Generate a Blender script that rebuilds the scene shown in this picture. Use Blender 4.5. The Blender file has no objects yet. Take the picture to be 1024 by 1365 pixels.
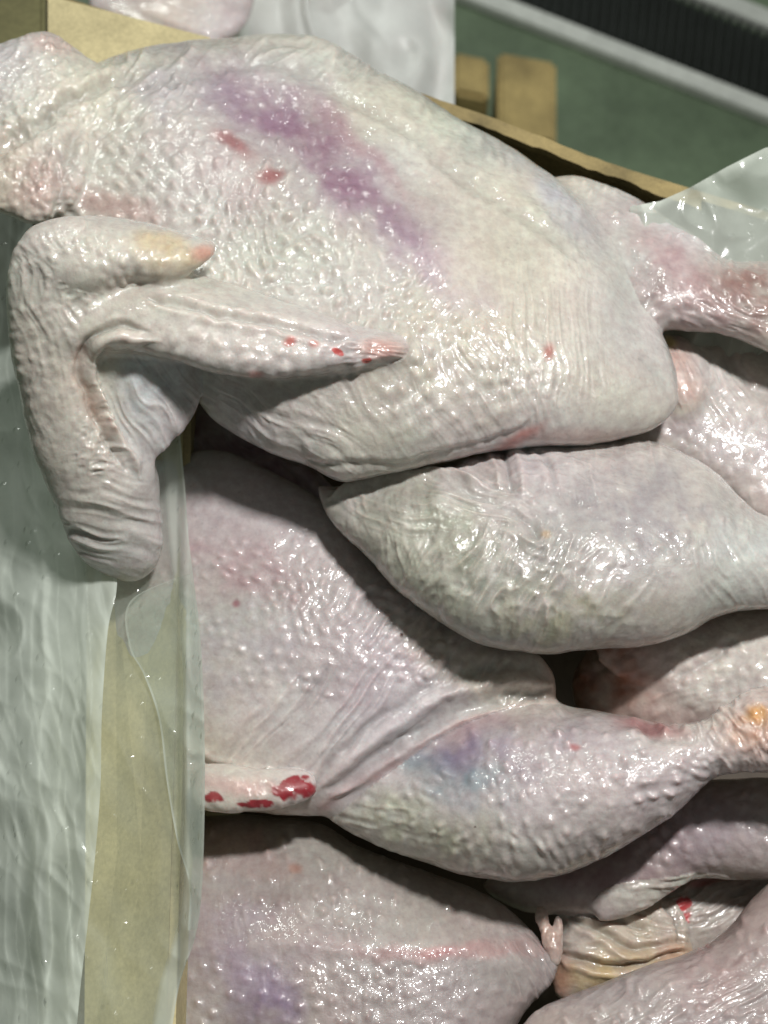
import bpy, math, random
import numpy as np, time
T0 = time.time()
from mathutils import Vector
rng = np.random.default_rng(7)
random.seed(7)
C = bpy.context.scene.collection

# ------------------------------------------------------------------ camera
PW, PH = 1024.0, 1365.0
TILT = math.radians(25)
DIST = 0.60
FPX = (PH/2)/math.tan(math.radians(20))
ct, st = math.cos(TILT), math.sin(TILT)
RIGHT = np.array([1.0, 0, 0]); UP = np.array([0, ct, st]); BACK = np.array([0, -st, ct])
CAM = BACK*DIST
cam_d = bpy.data.cameras.new('camera'); cam = bpy.data.objects.new('camera', cam_d); C.objects.link(cam)
cam.location = CAM; cam.rotation_euler = (TILT, 0, 0)
cam_d.sensor_fit = 'VERTICAL'; cam_d.sensor_height = 24; cam_d.sensor_width = 18
cam_d.lens = 12/math.tan(math.radians(20)); cam_d.clip_start = 0.02; cam_d.clip_end = 60
cam_d.dof.use_dof = True; cam_d.dof.focus_distance = 0.54; cam_d.dof.aperture_fstop = cam_d.lens/5.2
bpy.context.scene.camera = cam

# ------------------------------------------------------------------ light
sc = bpy.context.scene
w = bpy.data.worlds.new("World"); sc.world = w; w.use_nodes = True
bg = w.node_tree.nodes['Background']; bg.inputs[0].default_value = (0.80, 0.90, 0.80, 1); bg.inputs[1].default_value = 0.115
def area(name, loc, target, size, power, col, sy=None):
    l = bpy.data.lights.new(name, 'AREA'); l.energy = power; l.size = size; l.color = col
    if sy: l.shape = 'RECTANGLE'; l.size_y = sy
    o = bpy.data.objects.new(name, l); C.objects.link(o); o.location = loc
    o.rotation_euler = (Vector(target)-Vector(loc)).to_track_quat('-Z', 'Y').to_euler()
    return o
area('ceiling_lamp', (0.27, 0.20, 1.05), (0, 0, 0), 0.055, 12.2, (1.0, 0.985, 0.955), 0.14)
area('far_ceiling_lamp', (-0.9, 2.6, 2.4), (0, 0.6, -0.3), 0.9, 30, (0.95, 1.0, 0.93), 0.3)
sc.view_settings.view_transform = 'Standard'; sc.view_settings.look = 'None'
sc.view_settings.exposure = 0; sc.view_settings.gamma = 1
sc.cycles.use_denoising = True
sc.cycles.max_bounces = 5; sc.cycles.transparent_max_bounces = 24

# ------------------------------------------------------------------ projection helpers
def world(px, py, w_):
    px = np.asarray(px, float); py = np.asarray(py, float); w_ = np.asarray(w_, float)
    a = (px-PW/2)/FPX; b = (PH/2-py)/FPX; d = DIST-w_
    return CAM + d[..., None]*(a[..., None]*RIGHT + b[..., None]*UP - BACK)
def unworld(P):
    q = P-CAM; d = -(q@BACK)
    return (q@RIGHT)/d*FPX+PW/2, PH/2-(q@UP)/d*FPX, DIST-d
def w_at(px, py, h):                 # depth coordinate of the ray through (px,py) at world height h
    b = (PH/2-np.asarray(py, float))/FPX
    return DIST-(ct*DIST-h)/(ct-b*st)
def at(px, py, h):
    return world(px, py, w_at(px, py, h))
def atv(px, py, h): return Vector([float(v) for v in at(px, py, h)])
MPX = DIST/FPX

# ------------------------------------------------------------------ noise
_TAB = np.random.default_rng(99).random(1 << 16).astype(np.float32)
def vnoise(x, y, z, seed=0):
    x = np.asarray(x, np.float32); y = np.asarray(y, np.float32); z = np.asarray(z, np.float32)
    xi = np.floor(x); yi = np.floor(y); zi = np.floor(z)
    fx = x-xi; fy = y-yi; fz = z-zi
    xi = xi.astype(np.int32); yi = yi.astype(np.int32); zi = zi.astype(np.int32)
    fx = fx*fx*(3-2*fx); fy = fy*fy*(3-2*fy); fz = fz*fz*(3-2*fz)
    h = xi*7919+yi*30011+zi*15731+seed*4099
    def t(o): return _TAB[(h+o) & 0xffff]
    def pl(o):
        a = t(o); b = t(o+7919); c = t(o+30011); d = t(o+37930)
        a = a+(b-a)*fx; c = c+(d-c)*fx
        return a+(c-a)*fy
    p = pl(0); q = pl(15731)
    return (p+(q-p)*fz)*2-1
def vnoise2(x, y, seed=0):
    x = np.asarray(x, np.float32); y = np.asarray(y, np.float32)
    xi = np.floor(x); yi = np.floor(y); fx = x-xi; fy = y-yi
    xi = xi.astype(np.int32); yi = yi.astype(np.int32)
    fx = fx*fx*(3-2*fx); fy = fy*fy*(3-2*fy)
    h = xi*7919+yi*30011+seed*4099
    def t(o): return _TAB[(h+o) & 0xffff]
    a = t(0); b = t(7919); c = t(30011); d = t(37930)
    a = a+(b-a)*fx; c = c+(d-c)*fx
    return (a+(c-a)*fy)*2-1
def fbm(P, s, seed=0, octv=3):
    r = 0; a = 1; t = 0
    for o in range(octv):
        r = r + a*vnoise(P[:, 0]*s+o*7.3, P[:, 1]*s+o*3.1, P[:, 2]*s-o*5.7, seed+o); t += a; a *= .5; s *= 2.03
    return r/t
def n2(x, y, s, seed=0):
    return vnoise2(x*s, y*s, seed)
def sstep(a, b, x):
    t = np.clip((x-a)/(b-a), 0, 1); return t*t*(3-2*t)

# ------------------------------------------------------------------ curves
def closed_spline(pts, n=6):
    p = np.array(pts, float); out = []
    N = len(p)
    for i in range(N):
        a, b, c, d = p[i-1], p[i], p[(i+1) % N], p[(i+2) % N]
        for t in np.arange(n)/n:
            out.append(0.5*((2*b)+(c-a)*t+(2*a-5*b+4*c-d)*t*t+(3*b-a-3*c+d)*t**3))
    return np.array(out)
def open_spline(pts, n=8):
    p = np.array(pts, float)
    p = np.vstack([2*p[0]-p[1], p, 2*p[-1]-p[-2]]); out = []
    for i in range(1, len(p)-2):
        a, b, c, d = p[i-1], p[i], p[i+1], p[i+2]
        for t in np.arange(n)/n:
            out.append(0.5*((2*b)+(c-a)*t+(2*a-5*b+4*c-d)*t*t+(3*b-a-3*c+d)*t**3))
    out.append(p[-2]); return np.array(out)
def poly_dist(x, y, poly, closed=True):
    """distance, parameter 0..1 along, side"""
    best = np.full(x.shape, 1e9); par = np.zeros(x.shape); side = np.zeros(x.shape)
    n = len(poly); m = n if closed else n-1
    for i in range(m):
        a = poly[i]; b = poly[(i+1) % n]; e = b-a; L = e@e+1e-12
        t = np.clip(((x-a[0])*e[0]+(y-a[1])*e[1])/L, 0, 1)
        dx = x-a[0]-t*e[0]; dy = y-a[1]-t*e[1]; d = dx*dx+dy*dy
        u = d < best; best = np.where(u, d, best); par = np.where(u, (i+t)/m, par)
        side = np.where(u, np.sign(e[0]*dy-e[1]*dx), side)
    return np.sqrt(best), par, side
def inside_poly(x, y, poly):
    ins = np.zeros(x.shape, bool); n = len(poly)
    for i in range(n):
        a = poly[i]; b = poly[(i+1) % n]
        if a[1] == b[1]: continue
        c = ((a[1] > y) != (b[1] > y)) & (x < (b[0]-a[0])*(y-a[1])/(b[1]-a[1])+a[0])
        ins ^= c
    return ins

# ------------------------------------------------------------------ inflated part of a body
def solve(ins, g, kap, init):
    """smooth dome over the outline: laplace(phi) - kap*phi = -1 inside, 0 outside"""
    if min(ins.shape) > 24:
        ci = ins[::2, ::2]; c = solve(ci, g*2, kap, init[::2, ::2])
        i = np.arange(ins.shape[0])/2; j = np.arange(ins.shape[1])/2
        i0 = np.minimum(i.astype(int), c.shape[0]-2); j0 = np.minimum(j.astype(int), c.shape[1]-2); fi = (i-i0)[:, None]; fj = (j-j0)[None]
        A = c[i0][:, j0]; B = c[i0+1][:, j0]; D = c[i0][:, j0+1]; E_ = c[i0+1][:, j0+1]
        phi = np.where(ins, A*(1-fi)*(1-fj)+B*fi*(1-fj)+D*(1-fi)*fj+E_*fi*fj, 0); its = 24; wg = 1.3
    else:
        phi = init.copy(); its = 120; wg = 1.6
    par = (np.add.outer(np.arange(ins.shape[0]), np.arange(ins.shape[1])) & 1).astype(bool)
    ms = [(ins & par)[1:-1, 1:-1], (ins & ~par)[1:-1, 1:-1]]
    for it in range(its):
        for m in ms:
            nb = phi[2:, 1:-1]+phi[:-2, 1:-1]+phi[1:-1, 2:]+phi[1:-1, :-2]
            c = phi[1:-1, 1:-1]; c += m*(wg*((nb+g*g)/(4+kap*g*g)-c))
    return phi
class Part:
    """closed rounded solid grown from an outline; the middle surface runs at the heights in `mids`"""
    def __init__(s, outline, mids, rho=1.0, g=5.0, screen=0.0, name=''):
        s.name = name
        poly = closed_spline(outline); s.poly = poly
        pad = 40
        s.x0 = poly[:, 0].min()-pad; s.y0 = poly[:, 1].min()-pad; s.g = g
        nx = int((poly[:, 0].max()+pad-s.x0)/g)+2; ny = int((poly[:, 1].max()+pad-s.y0)/g)+2
        X, Y = np.meshgrid(s.x0+np.arange(nx)*g, s.y0+np.arange(ny)*g, indexing='ij')
        d, _, _ = poly_dist(X, Y, poly); ins = inside_poly(X, Y, poly)
        R = d[ins].max() if ins.any() else 1
        phi = solve(ins, g, screen/(R*R), np.where(ins, (2*R*d-d*d)/4, 0))
        gx, gy = np.gradient(phi, g)
        slope = R*0.55
        s.Phi = np.where(ins, phi, -np.minimum(d, 400)*slope)*2*rho*rho     # px^2
        # soften the kink at the outline
        for _ in range(2):
            q = s.Phi.copy()
            q[1:-1, 1:-1] = (s.Phi[1:-1, 1:-1]*4+s.Phi[2:, 1:-1]+s.Phi[:-2, 1:-1]+s.Phi[1:-1, 2:]+s.Phi[1:-1, :-2])/8
            s.Phi = q
        s.Gx, s.Gy = np.gradient(s.Phi, g)
        s.eps = s.Phi.max()*0.35
        m = np.array(mids, float)
        s.mc = m.mean(0); s.sl = np.zeros(2)
        if len(m) > 1: s.sl = np.linalg.lstsq((m[:, :2]-s.mc[:2])/500, m[:, 2]-s.mc[2], rcond=.35)[0]
    def hmid(s, x, y):
        return s.mc[2]+s.sl[0]*(x-s.mc[0])/500+s.sl[1]*(y-s.mc[1])/500
    def smp(s, F, x, y):
        u = np.clip((x-s.x0)/s.g, 0, F.shape[0]-1.001); v = np.clip((y-s.y0)/s.g, 0, F.shape[1]-1.001)
        i = u.astype(int); j = v.astype(int); fu = u-i; fv = v-j
        return F[i, j]*(1-fu)*(1-fv)+F[i+1, j]*fu*(1-fv)+F[i, j+1]*(1-fu)*fv+F[i+1, j+1]*fu*fv
    def fields(s, x, y):
        # outside the stored box keep falling
        ox = np.maximum(0, np.maximum(s.x0-x, x-(s.x0+(s.Phi.shape[0]-1)*s.g)))
        oy = np.maximum(0, np.maximum(s.y0-y, y-(s.y0+(s.Phi.shape[1]-1)*s.g)))
        P = s.smp(s.Phi, x, y); gx = s.smp(s.Gx, x, y); gy = s.smp(s.Gy, x, y)
        P = P-(ox+oy)*np.sqrt(s.Phi.max()*0.7)
        return P, gx*gx+gy*gy, w_at(x, y, s.hmid(x, y))
    def ev(s, F, w_):
        P, G, w0 = F
        dz = (w_-w0)/MPX
        return (dz*dz-P)/np.sqrt(G+4*dz*dz+s.eps)          # px units
def smin(a, b, k):
    if k <= 0: return np.minimum(a, b)
    h = np.maximum(k-np.abs(a-b), 0)/k
    return np.minimum(a, b)-h*h*k*.25

def surface_nets(V, org, stp):
    ins = V < 0
    nx, ny, nz = V.shape
    cnt = np.zeros((nx-1, ny-1, nz-1), np.uint8)
    offs = [(a, b, c) for a in (0, 1) for b in (0, 1) for c in (0, 1)]
    for a, b, c in offs:
        cnt += ins[a:nx-1+a, b:ny-1+b, c:nz-1+c]
    act = (cnt > 0) & (cnt < 8)
    I, J, K = np.nonzero(act)
    vid = np.full(act.shape, -1, np.int32); vid[I, J, K] = np.arange(len(I))
    cv = {o: V[I+o[0], J+o[1], K+o[2]] for o in offs}
    acc = np.zeros((len(I), 3)); num = np.zeros(len(I))
    for a in offs:
        for ax in range(3):
            if a[ax]: continue
            b = list(a); b[ax] = 1; b = tuple(b)
            va, vb = cv[a], cv[b]; m = (va < 0) != (vb < 0)
            t = np.where(m, va/np.where(m, va-vb, 1), 0)
            p = np.zeros((len(I), 3)); p += np.array(a); p[:, ax] += t
            acc += p*m[:, None]; num += m
    v = acc/num[:, None]+np.stack([I, J, K], 1)
    v = v*np.array(stp)+np.array(org)
    quads = []
    for ax in range(3):
        sl0 = [slice(None)]*3; sl1 = [slice(None)]*3
        sl0[ax] = slice(0, -1); sl1[ax] = slice(1, None)
        ch = ins[tuple(sl0)] != ins[tuple(sl1)]
        i = np.stack(np.nonzero(ch), 1)
        o1, o2 = [(1, 2), (2, 0), (0, 1)][ax]
        ok = (i[:, o1] > 0) & (i[:, o2] > 0) & (i[:, o1] < V.shape[o1]-1) & (i[:, o2] < V.shape[o2]-1)
        i = i[ok]
        s0 = ins[tuple(i.T)]
        def c(d1, d2):
            j = i.copy(); j[:, o1] -= d1; j[:, o2] -= d2
            return vid[j[:, 0], j[:, 1], j[:, 2]]
        q = np.stack([c(0, 0), c(1, 0), c(1, 1), c(0, 1)], 1)
        q[~s0] = q[~s0][:, ::-1]
        quads.append(q)
    q = np.concatenate(quads); q = q[(q >= 0).all(1)]
    return v, q

def mesh_np(name, v, q):
    me = bpy.data.meshes.new(name)
    n = q.shape[1]
    me.vertices.add(len(v)); me.vertices.foreach_set('co', np.asarray(v, np.float32).ravel())
    me.loops.add(len(q)*n); me.loops.foreach_set('vertex_index', q.astype(np.int32).ravel())
    me.polygons.add(len(q)); me.polygons.foreach_set('loop_start', np.arange(len(q), dtype=np.int32)*n)
    me.update(calc_edges=True)
    me.polygons.foreach_set('use_smooth', np.ones(len(q), bool)); me.update()
    return me
def get_v(me):
    a = np.empty(len(me.vertices)*3, np.float32); me.vertices.foreach_get('co', a); return a.reshape(-1, 3).astype(float)
def get_n(me):
    a = np.empty(len(me.vertices)*3, np.float32); me.vertex_normals.foreach_get('vector', a); return a.reshape(-1, 3).astype(float)

def ell(x, y, e, soft=0.6, wob=0.0, seed=0):
    """soft elliptical weight e=(cx,cy,rx,ry,deg)"""
    cx, cy, rx, ry, a = e; a = math.radians(a)
    out = np.zeros(x.shape); R_ = max(rx, ry)*(1+soft*.6)+2*wob+2
    sel = (np.abs(x-cx) < R_) & (np.abs(y-cy) < R_)
    x = x[sel]; y = y[sel]
    if wob:
        x, y = (x+wob*n2(x, y, 1/55, seed)+.4*wob*n2(x, y, 1/17, seed+1), y+wob*n2(x, y, 1/55, seed+5)+.4*wob*n2(x, y, 1/17, seed+6))
    dx = x-cx; dy = y-cy
    u = (dx*math.cos(a)+dy*math.sin(a))/rx; v = (-dx*math.sin(a)+dy*math.cos(a))/ry
    out[sel] = 1-sstep(1-soft, 1+soft*.6, np.sqrt(u*u+v*v))
    return out

def lattice_bumps(x, y, spacing, ang, elong, jit, seed, size=.36):
    """hex lattice of rounded pimples in rows"""
    a = math.radians(ang); u = (x*math.cos(a)+y*math.sin(a))/(spacing*elong); v = (-x*math.sin(a)+y*math.cos(a))/(spacing*.866)
    j0 = np.round(v).astype(np.int64); best = np.zeros_like(u)
    for dj in (-1, 0, 1):
        j = j0+dj; off = (j & 1)*.5
        i0 = np.round(u-off).astype(np.int64)
        for di in (-1, 0, 1):
            i = i0+di
            hh = i*7919+j*30011+seed*4099; jx = (_TAB[hh & 0xffff]-.5)*jit; jy = (_TAB[(hh+777) & 0xffff]-.5)*jit
            am = .45+.55*_TAB[(hh+1555) & 0xffff]
            d2 = ((u-i-off-jx)**2+((v-j-jy)*.866)**2)
            best = np.maximum(best, am*np.exp(-d2/(size*size)))
    return best

def make_body(name, parts, feats=(), cols=(), base=(.60, .53, .52), g=4.0, sub=1, mat=None, parent=None,
              lumps=1.0, xr=None, yr=None, seed=1, goose=0.0, attr_extra=None):
    ps = [p[0] for p in parts]; ks = [p[1] for p in parts]
    xa = min(p.poly[:, 0].min() for p in ps)-3*g; xb = max(p.poly[:, 0].max() for p in ps)+3*g
    ya = min(p.poly[:, 1].min() for p in ps)-3*g; yb = max(p.poly[:, 1].max() for p in ps)+3*g
    xs = np.arange(xa, xb, g); ys = np.arange(ya, yb, g)
    X, Y = np.meshgrid(xs, ys, indexing='ij')
    F = [p.fields(X, Y) for p in ps]
    lo = min((f[2]-np.sqrt(np.maximum(f[0], 0))*MPX)[f[0] > 0].min() for f in F)-.008
    hi = max((f[2]+np.sqrt(np.maximum(f[0], 0))*MPX)[f[0] > 0].max() for f in F)+.008
    dw = g*MPX; ws = np.arange(lo, hi, dw)
    V = np.full((len(xs), len(ys), len(ws)), 60.0, np.float32)
    for p, f, k in zip(ps, F, ks):
        i0 = max(0, int((p.poly[:, 0].min()-xa-50)/g)); i1 = min(len(xs), int((p.poly[:, 0].max()-xa+50)/g)+2)
        j0 = max(0, int((p.poly[:, 1].min()-ya-50)/g)); j1 = min(len(ys), int((p.poly[:, 1].max()-ya+50)/g)+2)
        ff = tuple(q[i0:i1, j0:j1, None].astype(np.float32) for q in f)
        E = p.ev(ff, ws[None, None, :].astype(np.float32))
        V[i0:i1, j0:j1] = smin(V[i0:i1, j0:j1], E, k)
    for ax in range(3):
        s = [slice(None)]*3
        for e in (0, -1):
            s[ax] = e; V[tuple(s)] = np.maximum(V[tuple(s)], .5)
    v, q = surface_nets(V, (xa, ya, lo), (g, g, dw))
    P = world(v[:, 0], v[:, 1], v[:, 2])
    me = mesh_np(name, P, q)
    # orientation
    n = get_n(me); ctr = P.mean(0)
    tmp = bpy.data.objects.new('tmp', me); C.objects.link(tmp)
    sm = tmp.modifiers.new('s', 'CORRECTIVE_SMOOTH') if False else None
    lm = tmp.modifiers.new('l', 'SMOOTH'); lm.factor = .5; lm.iterations = 3
    if sub:
        s_ = tmp.modifiers.new('s', 'SUBSURF'); s_.levels = sub
    dg = bpy.context.evaluated_depsgraph_get()
    me2 = bpy.data.meshes.new_from_object(tmp.evaluated_get(dg)); bpy.data.objects.remove(tmp); bpy.data.meshes.remove(me)
    me = me2; me.name = name
    P = get_v(me); N = get_n(me)
    # is winding outward?
    px, py, pw = unworld(P)
    val = np.stack([p.ev(p.fields(px, py), pw) for p in ps], 1)
    near = val.argmin(1)
    P2 = P+N*.002; ax_, ay_, aw_ = unworld(P2)
    val2 = np.min(np.stack([p.ev(p.fields(ax_, ay_), aw_) for p in ps], 1), 1)
    if (val2-val.min(1)).mean() < 0:
        me.flip_normals(); N = -N
    view = CAM-P; view /= np.linalg.norm(view, axis=1)[:, None]
    fr = sstep(-.15, .35, (N*view).sum(1))
    disp = lumps*.0014*fbm(P, 38, seed, 2)+lumps*.00025*fbm(P, 130, seed+9, 2)
    wx = px+5*n2(px, py, 1/60, seed)+2.5*n2(px, py, 1/18, seed+3)
    wy = py+5*n2(px, py, 1/60, seed+11)+2.5*n2(px, py, 1/18, seed+13)
    names = [p.name for p in ps]
    for f in feats:
        kind, who = f[0], f[1]
        m = fr if who == '*' else fr*np.isin(near, [i for i, nm in enumerate(names) if nm in who.split()])
        if kind == 'line':          # ('line', who, pts, width, mm)
            pl = open_spline(f[2]); wd = f[3]
            sel = (wx > pl[:, 0].min()-4*wd) & (wx < pl[:, 0].max()+4*wd) & (wy > pl[:, 1].min()-4*wd) & (wy < pl[:, 1].max()+4*wd) & (m > 0)
            if not sel.any(): continue
            d, t, sd = poly_dist(wx[sel], wy[sel], pl, False)
            ends = sstep(0, .12, t)*(1-sstep(.88, 1, t)); wl = wd*(.35+.65*ends)
            r = np.exp(-(d/wl)**2)*(.15+.85*ends)
            if len(f) > 5:   # shoulder on both sides (folded skin)
                r = r-f[5]*np.exp(-((d-2.0*wl)/(1.1*wl))**2)*ends
            disp[sel] += f[4]*.001*r*m[sel]
        elif kind == 'step':         # one side proud of the other
            pl = open_spline(f[2]); wd = f[3]; rch = f[5]
            sel = (wx > pl[:, 0].min()-3*rch) & (wx < pl[:, 0].max()+3*rch) & (wy > pl[:, 1].min()-3*rch) & (wy < pl[:, 1].max()+3*rch) & (m > 0)
            d, t, sd = poly_dist(wx[sel], wy[sel], pl, False)
            ends = sstep(0, .15, t)*(1-sstep(.85, 1, t)); sd_d = d*sd
            disp[sel] += f[4]*.001*ends*m[sel]*sstep(-wd*.5, wd, sd_d)*np.exp(-(np.maximum(sd_d, 0)/rch)**2)
        elif kind == 'bump':        # ('bump', who, ell, spacing, ang, elong, mm, jitter)
            W = ell(px, py, f[2], .5, 20, seed)*m
            sel = W > 0
            if not sel.any(): continue
            bx = px[sel]+14*n2(px[sel], py[sel], 1/90, seed+21); by = py[sel]+14*n2(px[sel], py[sel], 1/90, seed+22)
            disp[sel] += 1.35*f[6]*.001*W[sel]*(lattice_bumps(bx, by, f[3], f[4], f[5], f[7], seed+31, f[8] if len(f) > 8 else .34)-.25)*(.7+.5*n2(px[sel], py[sel], 1/40, seed+8))
        elif kind == 'wr':          # ('wr', who, ell, angle, across, along, mm)   wrinkles running along angle
            W = ell(px, py, f[2], .6, 15, seed+2)*m
            sel = W > 0
            if not sel.any(): continue
            a = math.radians(f[3]); X_ = px[sel]+10*n2(px[sel], py[sel], 1/45, seed+41); Y_ = py[sel]+10*n2(px[sel], py[sel], 1/45, seed+42)
            u = (X_*math.cos(a)+Y_*math.sin(a))/f[5]; vv = (-X_*math.sin(a)+Y_*math.cos(a))/f[4]
            r = 1-2*np.abs(vnoise2(u, vv, seed+51))
            r2 = 1-2*np.abs(vnoise2(u*1.9, vv*2.1, seed+52))
            disp[sel] += f[6]*.001*W[sel]*(r*.65+r2*.35)
        elif kind == 'lump':
            disp += f[3]*.001*ell(px, py, f[2], .9, 8, seed)*m
    P = P+N*disp[:, None]
    me.vertices.foreach_set('co', P.astype(np.float32).ravel()); me.update()
    # colour of the skin
    col = np.tile(np.array(base), (len(P), 1))
    t1 = fbm(P, 30, seed+61, 3)[:, None]; t2 = fbm(P, 75, seed+71, 3)[:, None]; t3 = fbm(P, 16, seed+81, 2)[:, None]
    col = col*(1+.10*t1*np.array([.3, .9, .8])+.07*t2*np.array([.6, 1.1, 1.0]))
    pv = np.clip(t3*1.7+.05, 0, 1)*.8; col = col*(1-pv)+col*np.array([.98, .94, 1.05])*pv
    gv = np.clip(fbm(P, 22, seed+101, 2)*1.8-.1, 0, 1)[:, None]; col = col*(1-gv)+col*np.array([.93, 1.0, .98])*gv
    yv = np.clip(-t3*1.6-.05, 0, 1)*.8; col = col*(1-yv)+col*np.array([1.04, 1.04, .90])*yv
    mott = np.clip(.85+.45*n2(px, py, 1/26, seed+92)+.25*n2(px, py, 1/9, seed+93), 0, 1.2)
    for c in cols:
        who, e, rgb, s_ = c[:4]; wob = c[4] if len(c) > 4 else 14
        m = np.ones(len(P)) if who == '*' else np.isin(near, [i for i, nm in enumerate(names) if nm in who.split()]).astype(float)
        if isinstance(e, list):
            pl = open_spline(e); wd = c[5]
            sel = (px > pl[:, 0].min()-3*wd) & (px < pl[:, 0].max()+3*wd) & (py > pl[:, 1].min()-3*wd) & (py < pl[:, 1].max()+3*wd)
            W = np.zeros(len(P))
            d, t, _ = poly_dist(wx[sel], wy[sel], pl, False); W[sel] = np.exp(-(d/wd)**2)*(.6+.4*n2(px[sel], py[sel], 1/14, seed+5))
        else:
            W = ell(px, py, e, .75, wob, seed+91)
            if s_ > .85: W = sstep(.38, .62, W*(.8+.3*n2(px, py, 1/7, seed+95)+.15*n2(px, py, 1/3.2, seed+96)))
            if min(e[2], e[3]) > 22: W = W*mott
        W = np.clip(W*s_*m*np.clip(fr+.3, 0, 1), 0, 1)[:, None]
        col = col*(1-W)+np.array(rgb)*W
    # raised pimples are paler than the skin between them
    hi_ = np.clip(disp*1000, -1.2, 1.2)[:, None]
    col = col*(1+.10*hi_)
    ca = me.attributes.new('skin', 'FLOAT_COLOR', 'POINT')
    ca.data.foreach_set('color', np.concatenate([np.clip(col*np.array([.93, .945, .95]), 0, 1), np.ones((len(P), 1))], 1).astype(np.float32).ravel())
    o = bpy.data.objects.new(name, me); C.objects.link(o)
    me.materials.append(mat)
    if parent: o.parent = parent
    return o

# ------------------------------------------------------------------ materials
def new_mat(name):
    m = bpy.data.materials.new(name); m.use_nodes = True
    nt = m.node_tree; return m, nt, nt.nodes['Principled BSDF']
def nd(nt, t, **kw):
    n = nt.nodes.new(t)
    for k, v in kw.items():
        if k in n.inputs: n.inputs[k].default_value = v
        else: setattr(n, k, v)
    return n
def skin_material(name='raw_skin', bump=1.0, wet=1.0, fine=1.0):
    m, nt, b = new_mat(name); L = nt.links.new
    at_ = nd(nt, 'ShaderNodeAttribute', attribute_name='skin')
    tc = nd(nt, 'ShaderNodeTexCoord')
    # mottling
    n1 = nd(nt, 'ShaderNodeTexNoise', Scale=260.0, Detail=6.0, Roughness=.65); L(tc.outputs['Object'], n1.inputs['Vector'])
    r1 = nd(nt, 'ShaderNodeValToRGB'); r1.color_ramp.elements[0].position = .32; r1.color_ramp.elements[1].position = .70
    r1.color_ramp.elements[0].color = (.80, .70, .70, 1); r1.color_ramp.elements[1].color = (1.12, 1.10, 1.06, 1)
    L(n1.outputs['Fac'], r1.inputs['Fac'])
    mx = nd(nt, 'ShaderNodeMix', data_type='RGBA', blend_type='MULTIPLY'); mx.inputs[0].default_value = .75
    L(at_.outputs['Color'], mx.inputs[6]); L(r1.outputs['Color'], mx.inputs[7])
    # small dark pores
    v1 = nd(nt, 'ShaderNodeTexVoronoi', Scale=240.0, Randomness=1.0); L(tc.outputs['Object'], v1.inputs['Vector'])
    mr = nd(nt, 'ShaderNodeMapRange'); mr.inputs['From Min'].default_value = .05; mr.inputs['From Max'].default_value = .2
    mr.inputs['To Min'].default_value = .86; mr.inputs['To Max'].default_value = 1; L(v1.outputs['Distance'], mr.inputs['Value'])
    mx2 = nd(nt, 'ShaderNodeMix', data_type='RGBA', blend_type='MULTIPLY'); mx2.inputs[0].default_value = 1
    L(mx.outputs[2], mx2.inputs[6]); L(mr.outputs['Result'], mx2.inputs[7])
    L(mx2.outputs[2], b.inputs['Base Color'])
    b.inputs['Subsurface Weight'].default_value = .6
    b.inputs['Subsurface Radius'].default_value = (1.0, .55, .45)
    b.inputs['Subsurface Scale'].default_value = .0028
    b.inputs['IOR'].default_value = 1.42
    rr = nd(nt, 'ShaderNodeMapRange'); rr.inputs['To Min'].default_value = .28; rr.inputs['To Max'].default_value = .5
    n5 = nd(nt, 'ShaderNodeTexNoise', Scale=45.0, Detail=4.0); L(tc.outputs['Object'], n5.inputs['Vector'])
    L(n5.outputs['Fac'], rr.inputs['Value']); L(rr.outputs['Result'], b.inputs['Roughness'])
    cw = nd(nt, 'ShaderNodeMapRange'); cw.inputs['From Min'].default_value = .38; cw.inputs['From Max'].default_value = .60; cw.inputs['To Min'].default_value = .4; cw.inputs['To Max'].default_value = 1.0
    L(n5.outputs['Fac'], cw.inputs['Value']); L(cw.outputs['Result'], b.inputs['Coat Weight'])
    b.inputs['Coat Roughness'].default_value = .075; b.inputs['Coat IOR'].default_value = 1.5
    # relief: pimples, creased cells, fine grain
    dist = nd(nt, 'ShaderNodeTexNoise', Scale=70.0, Detail=2.0); L(tc.outputs['Object'], dist.inputs['Vector'])
    vm = nd(nt, 'ShaderNodeVectorMath', operation='MULTIPLY_ADD'); vm.inputs[1].default_value = (.008, .008, .008)
    L(dist.outputs['Color'], vm.inputs[0]); L(tc.outputs['Object'], vm.inputs[2])
    v2 = nd(nt, 'ShaderNodeTexVoronoi', Scale=330.0, feature='SMOOTH_F1'); v2.inputs['Smoothness'].default_value = .5; L(vm.outputs[0], v2.inputs['Vector'])
    n2_ = nd(nt, 'ShaderNodeTexNoise', Scale=620.0, Detail=5.0, Roughness=.65); L(tc.outputs['Object'], n2_.inputs['Vector'])
    n3_ = nd(nt, 'ShaderNodeTexNoise', Scale=150.0, Detail=3.0, Roughness=.5); L(vm.outputs[0], n3_.inputs['Vector'])
    b1 = nd(nt, 'ShaderNodeBump', Strength=.15*bump, Distance=.0009, invert=True); L(v2.outputs['Distance'], b1.inputs['Height'])
    b3 = nd(nt, 'ShaderNodeBump', Strength=.16*bump, Distance=.0012); L(n3_.outputs['Fac'], b3.inputs['Height']); L(b1.outputs[0], b3.inputs['Normal'])
    b2 = nd(nt, 'ShaderNodeBump', Strength=.35*fine, Distance=.0006); L(n2_.outputs['Fac'], b2.inputs['Height']); L(b3.outputs[0], b2.inputs['Normal'])
    n6 = nd(nt, 'ShaderNodeTexNoise', Scale=400.0, Detail=2.0, Roughness=.5); L(vm.outputs[0], n6.inputs['Vector'])
    b4 = nd(nt, 'ShaderNodeBump', Strength=.5*fine, Distance=.0010); L(n6.outputs['Fac'], b4.inputs['Height']); L(b3.outputs[0], b4.inputs['Normal'])
    L(b2.outputs[0], b.inputs['Normal']); L(b4.outputs[0], b.inputs['Coat Normal'])
    return m
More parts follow.
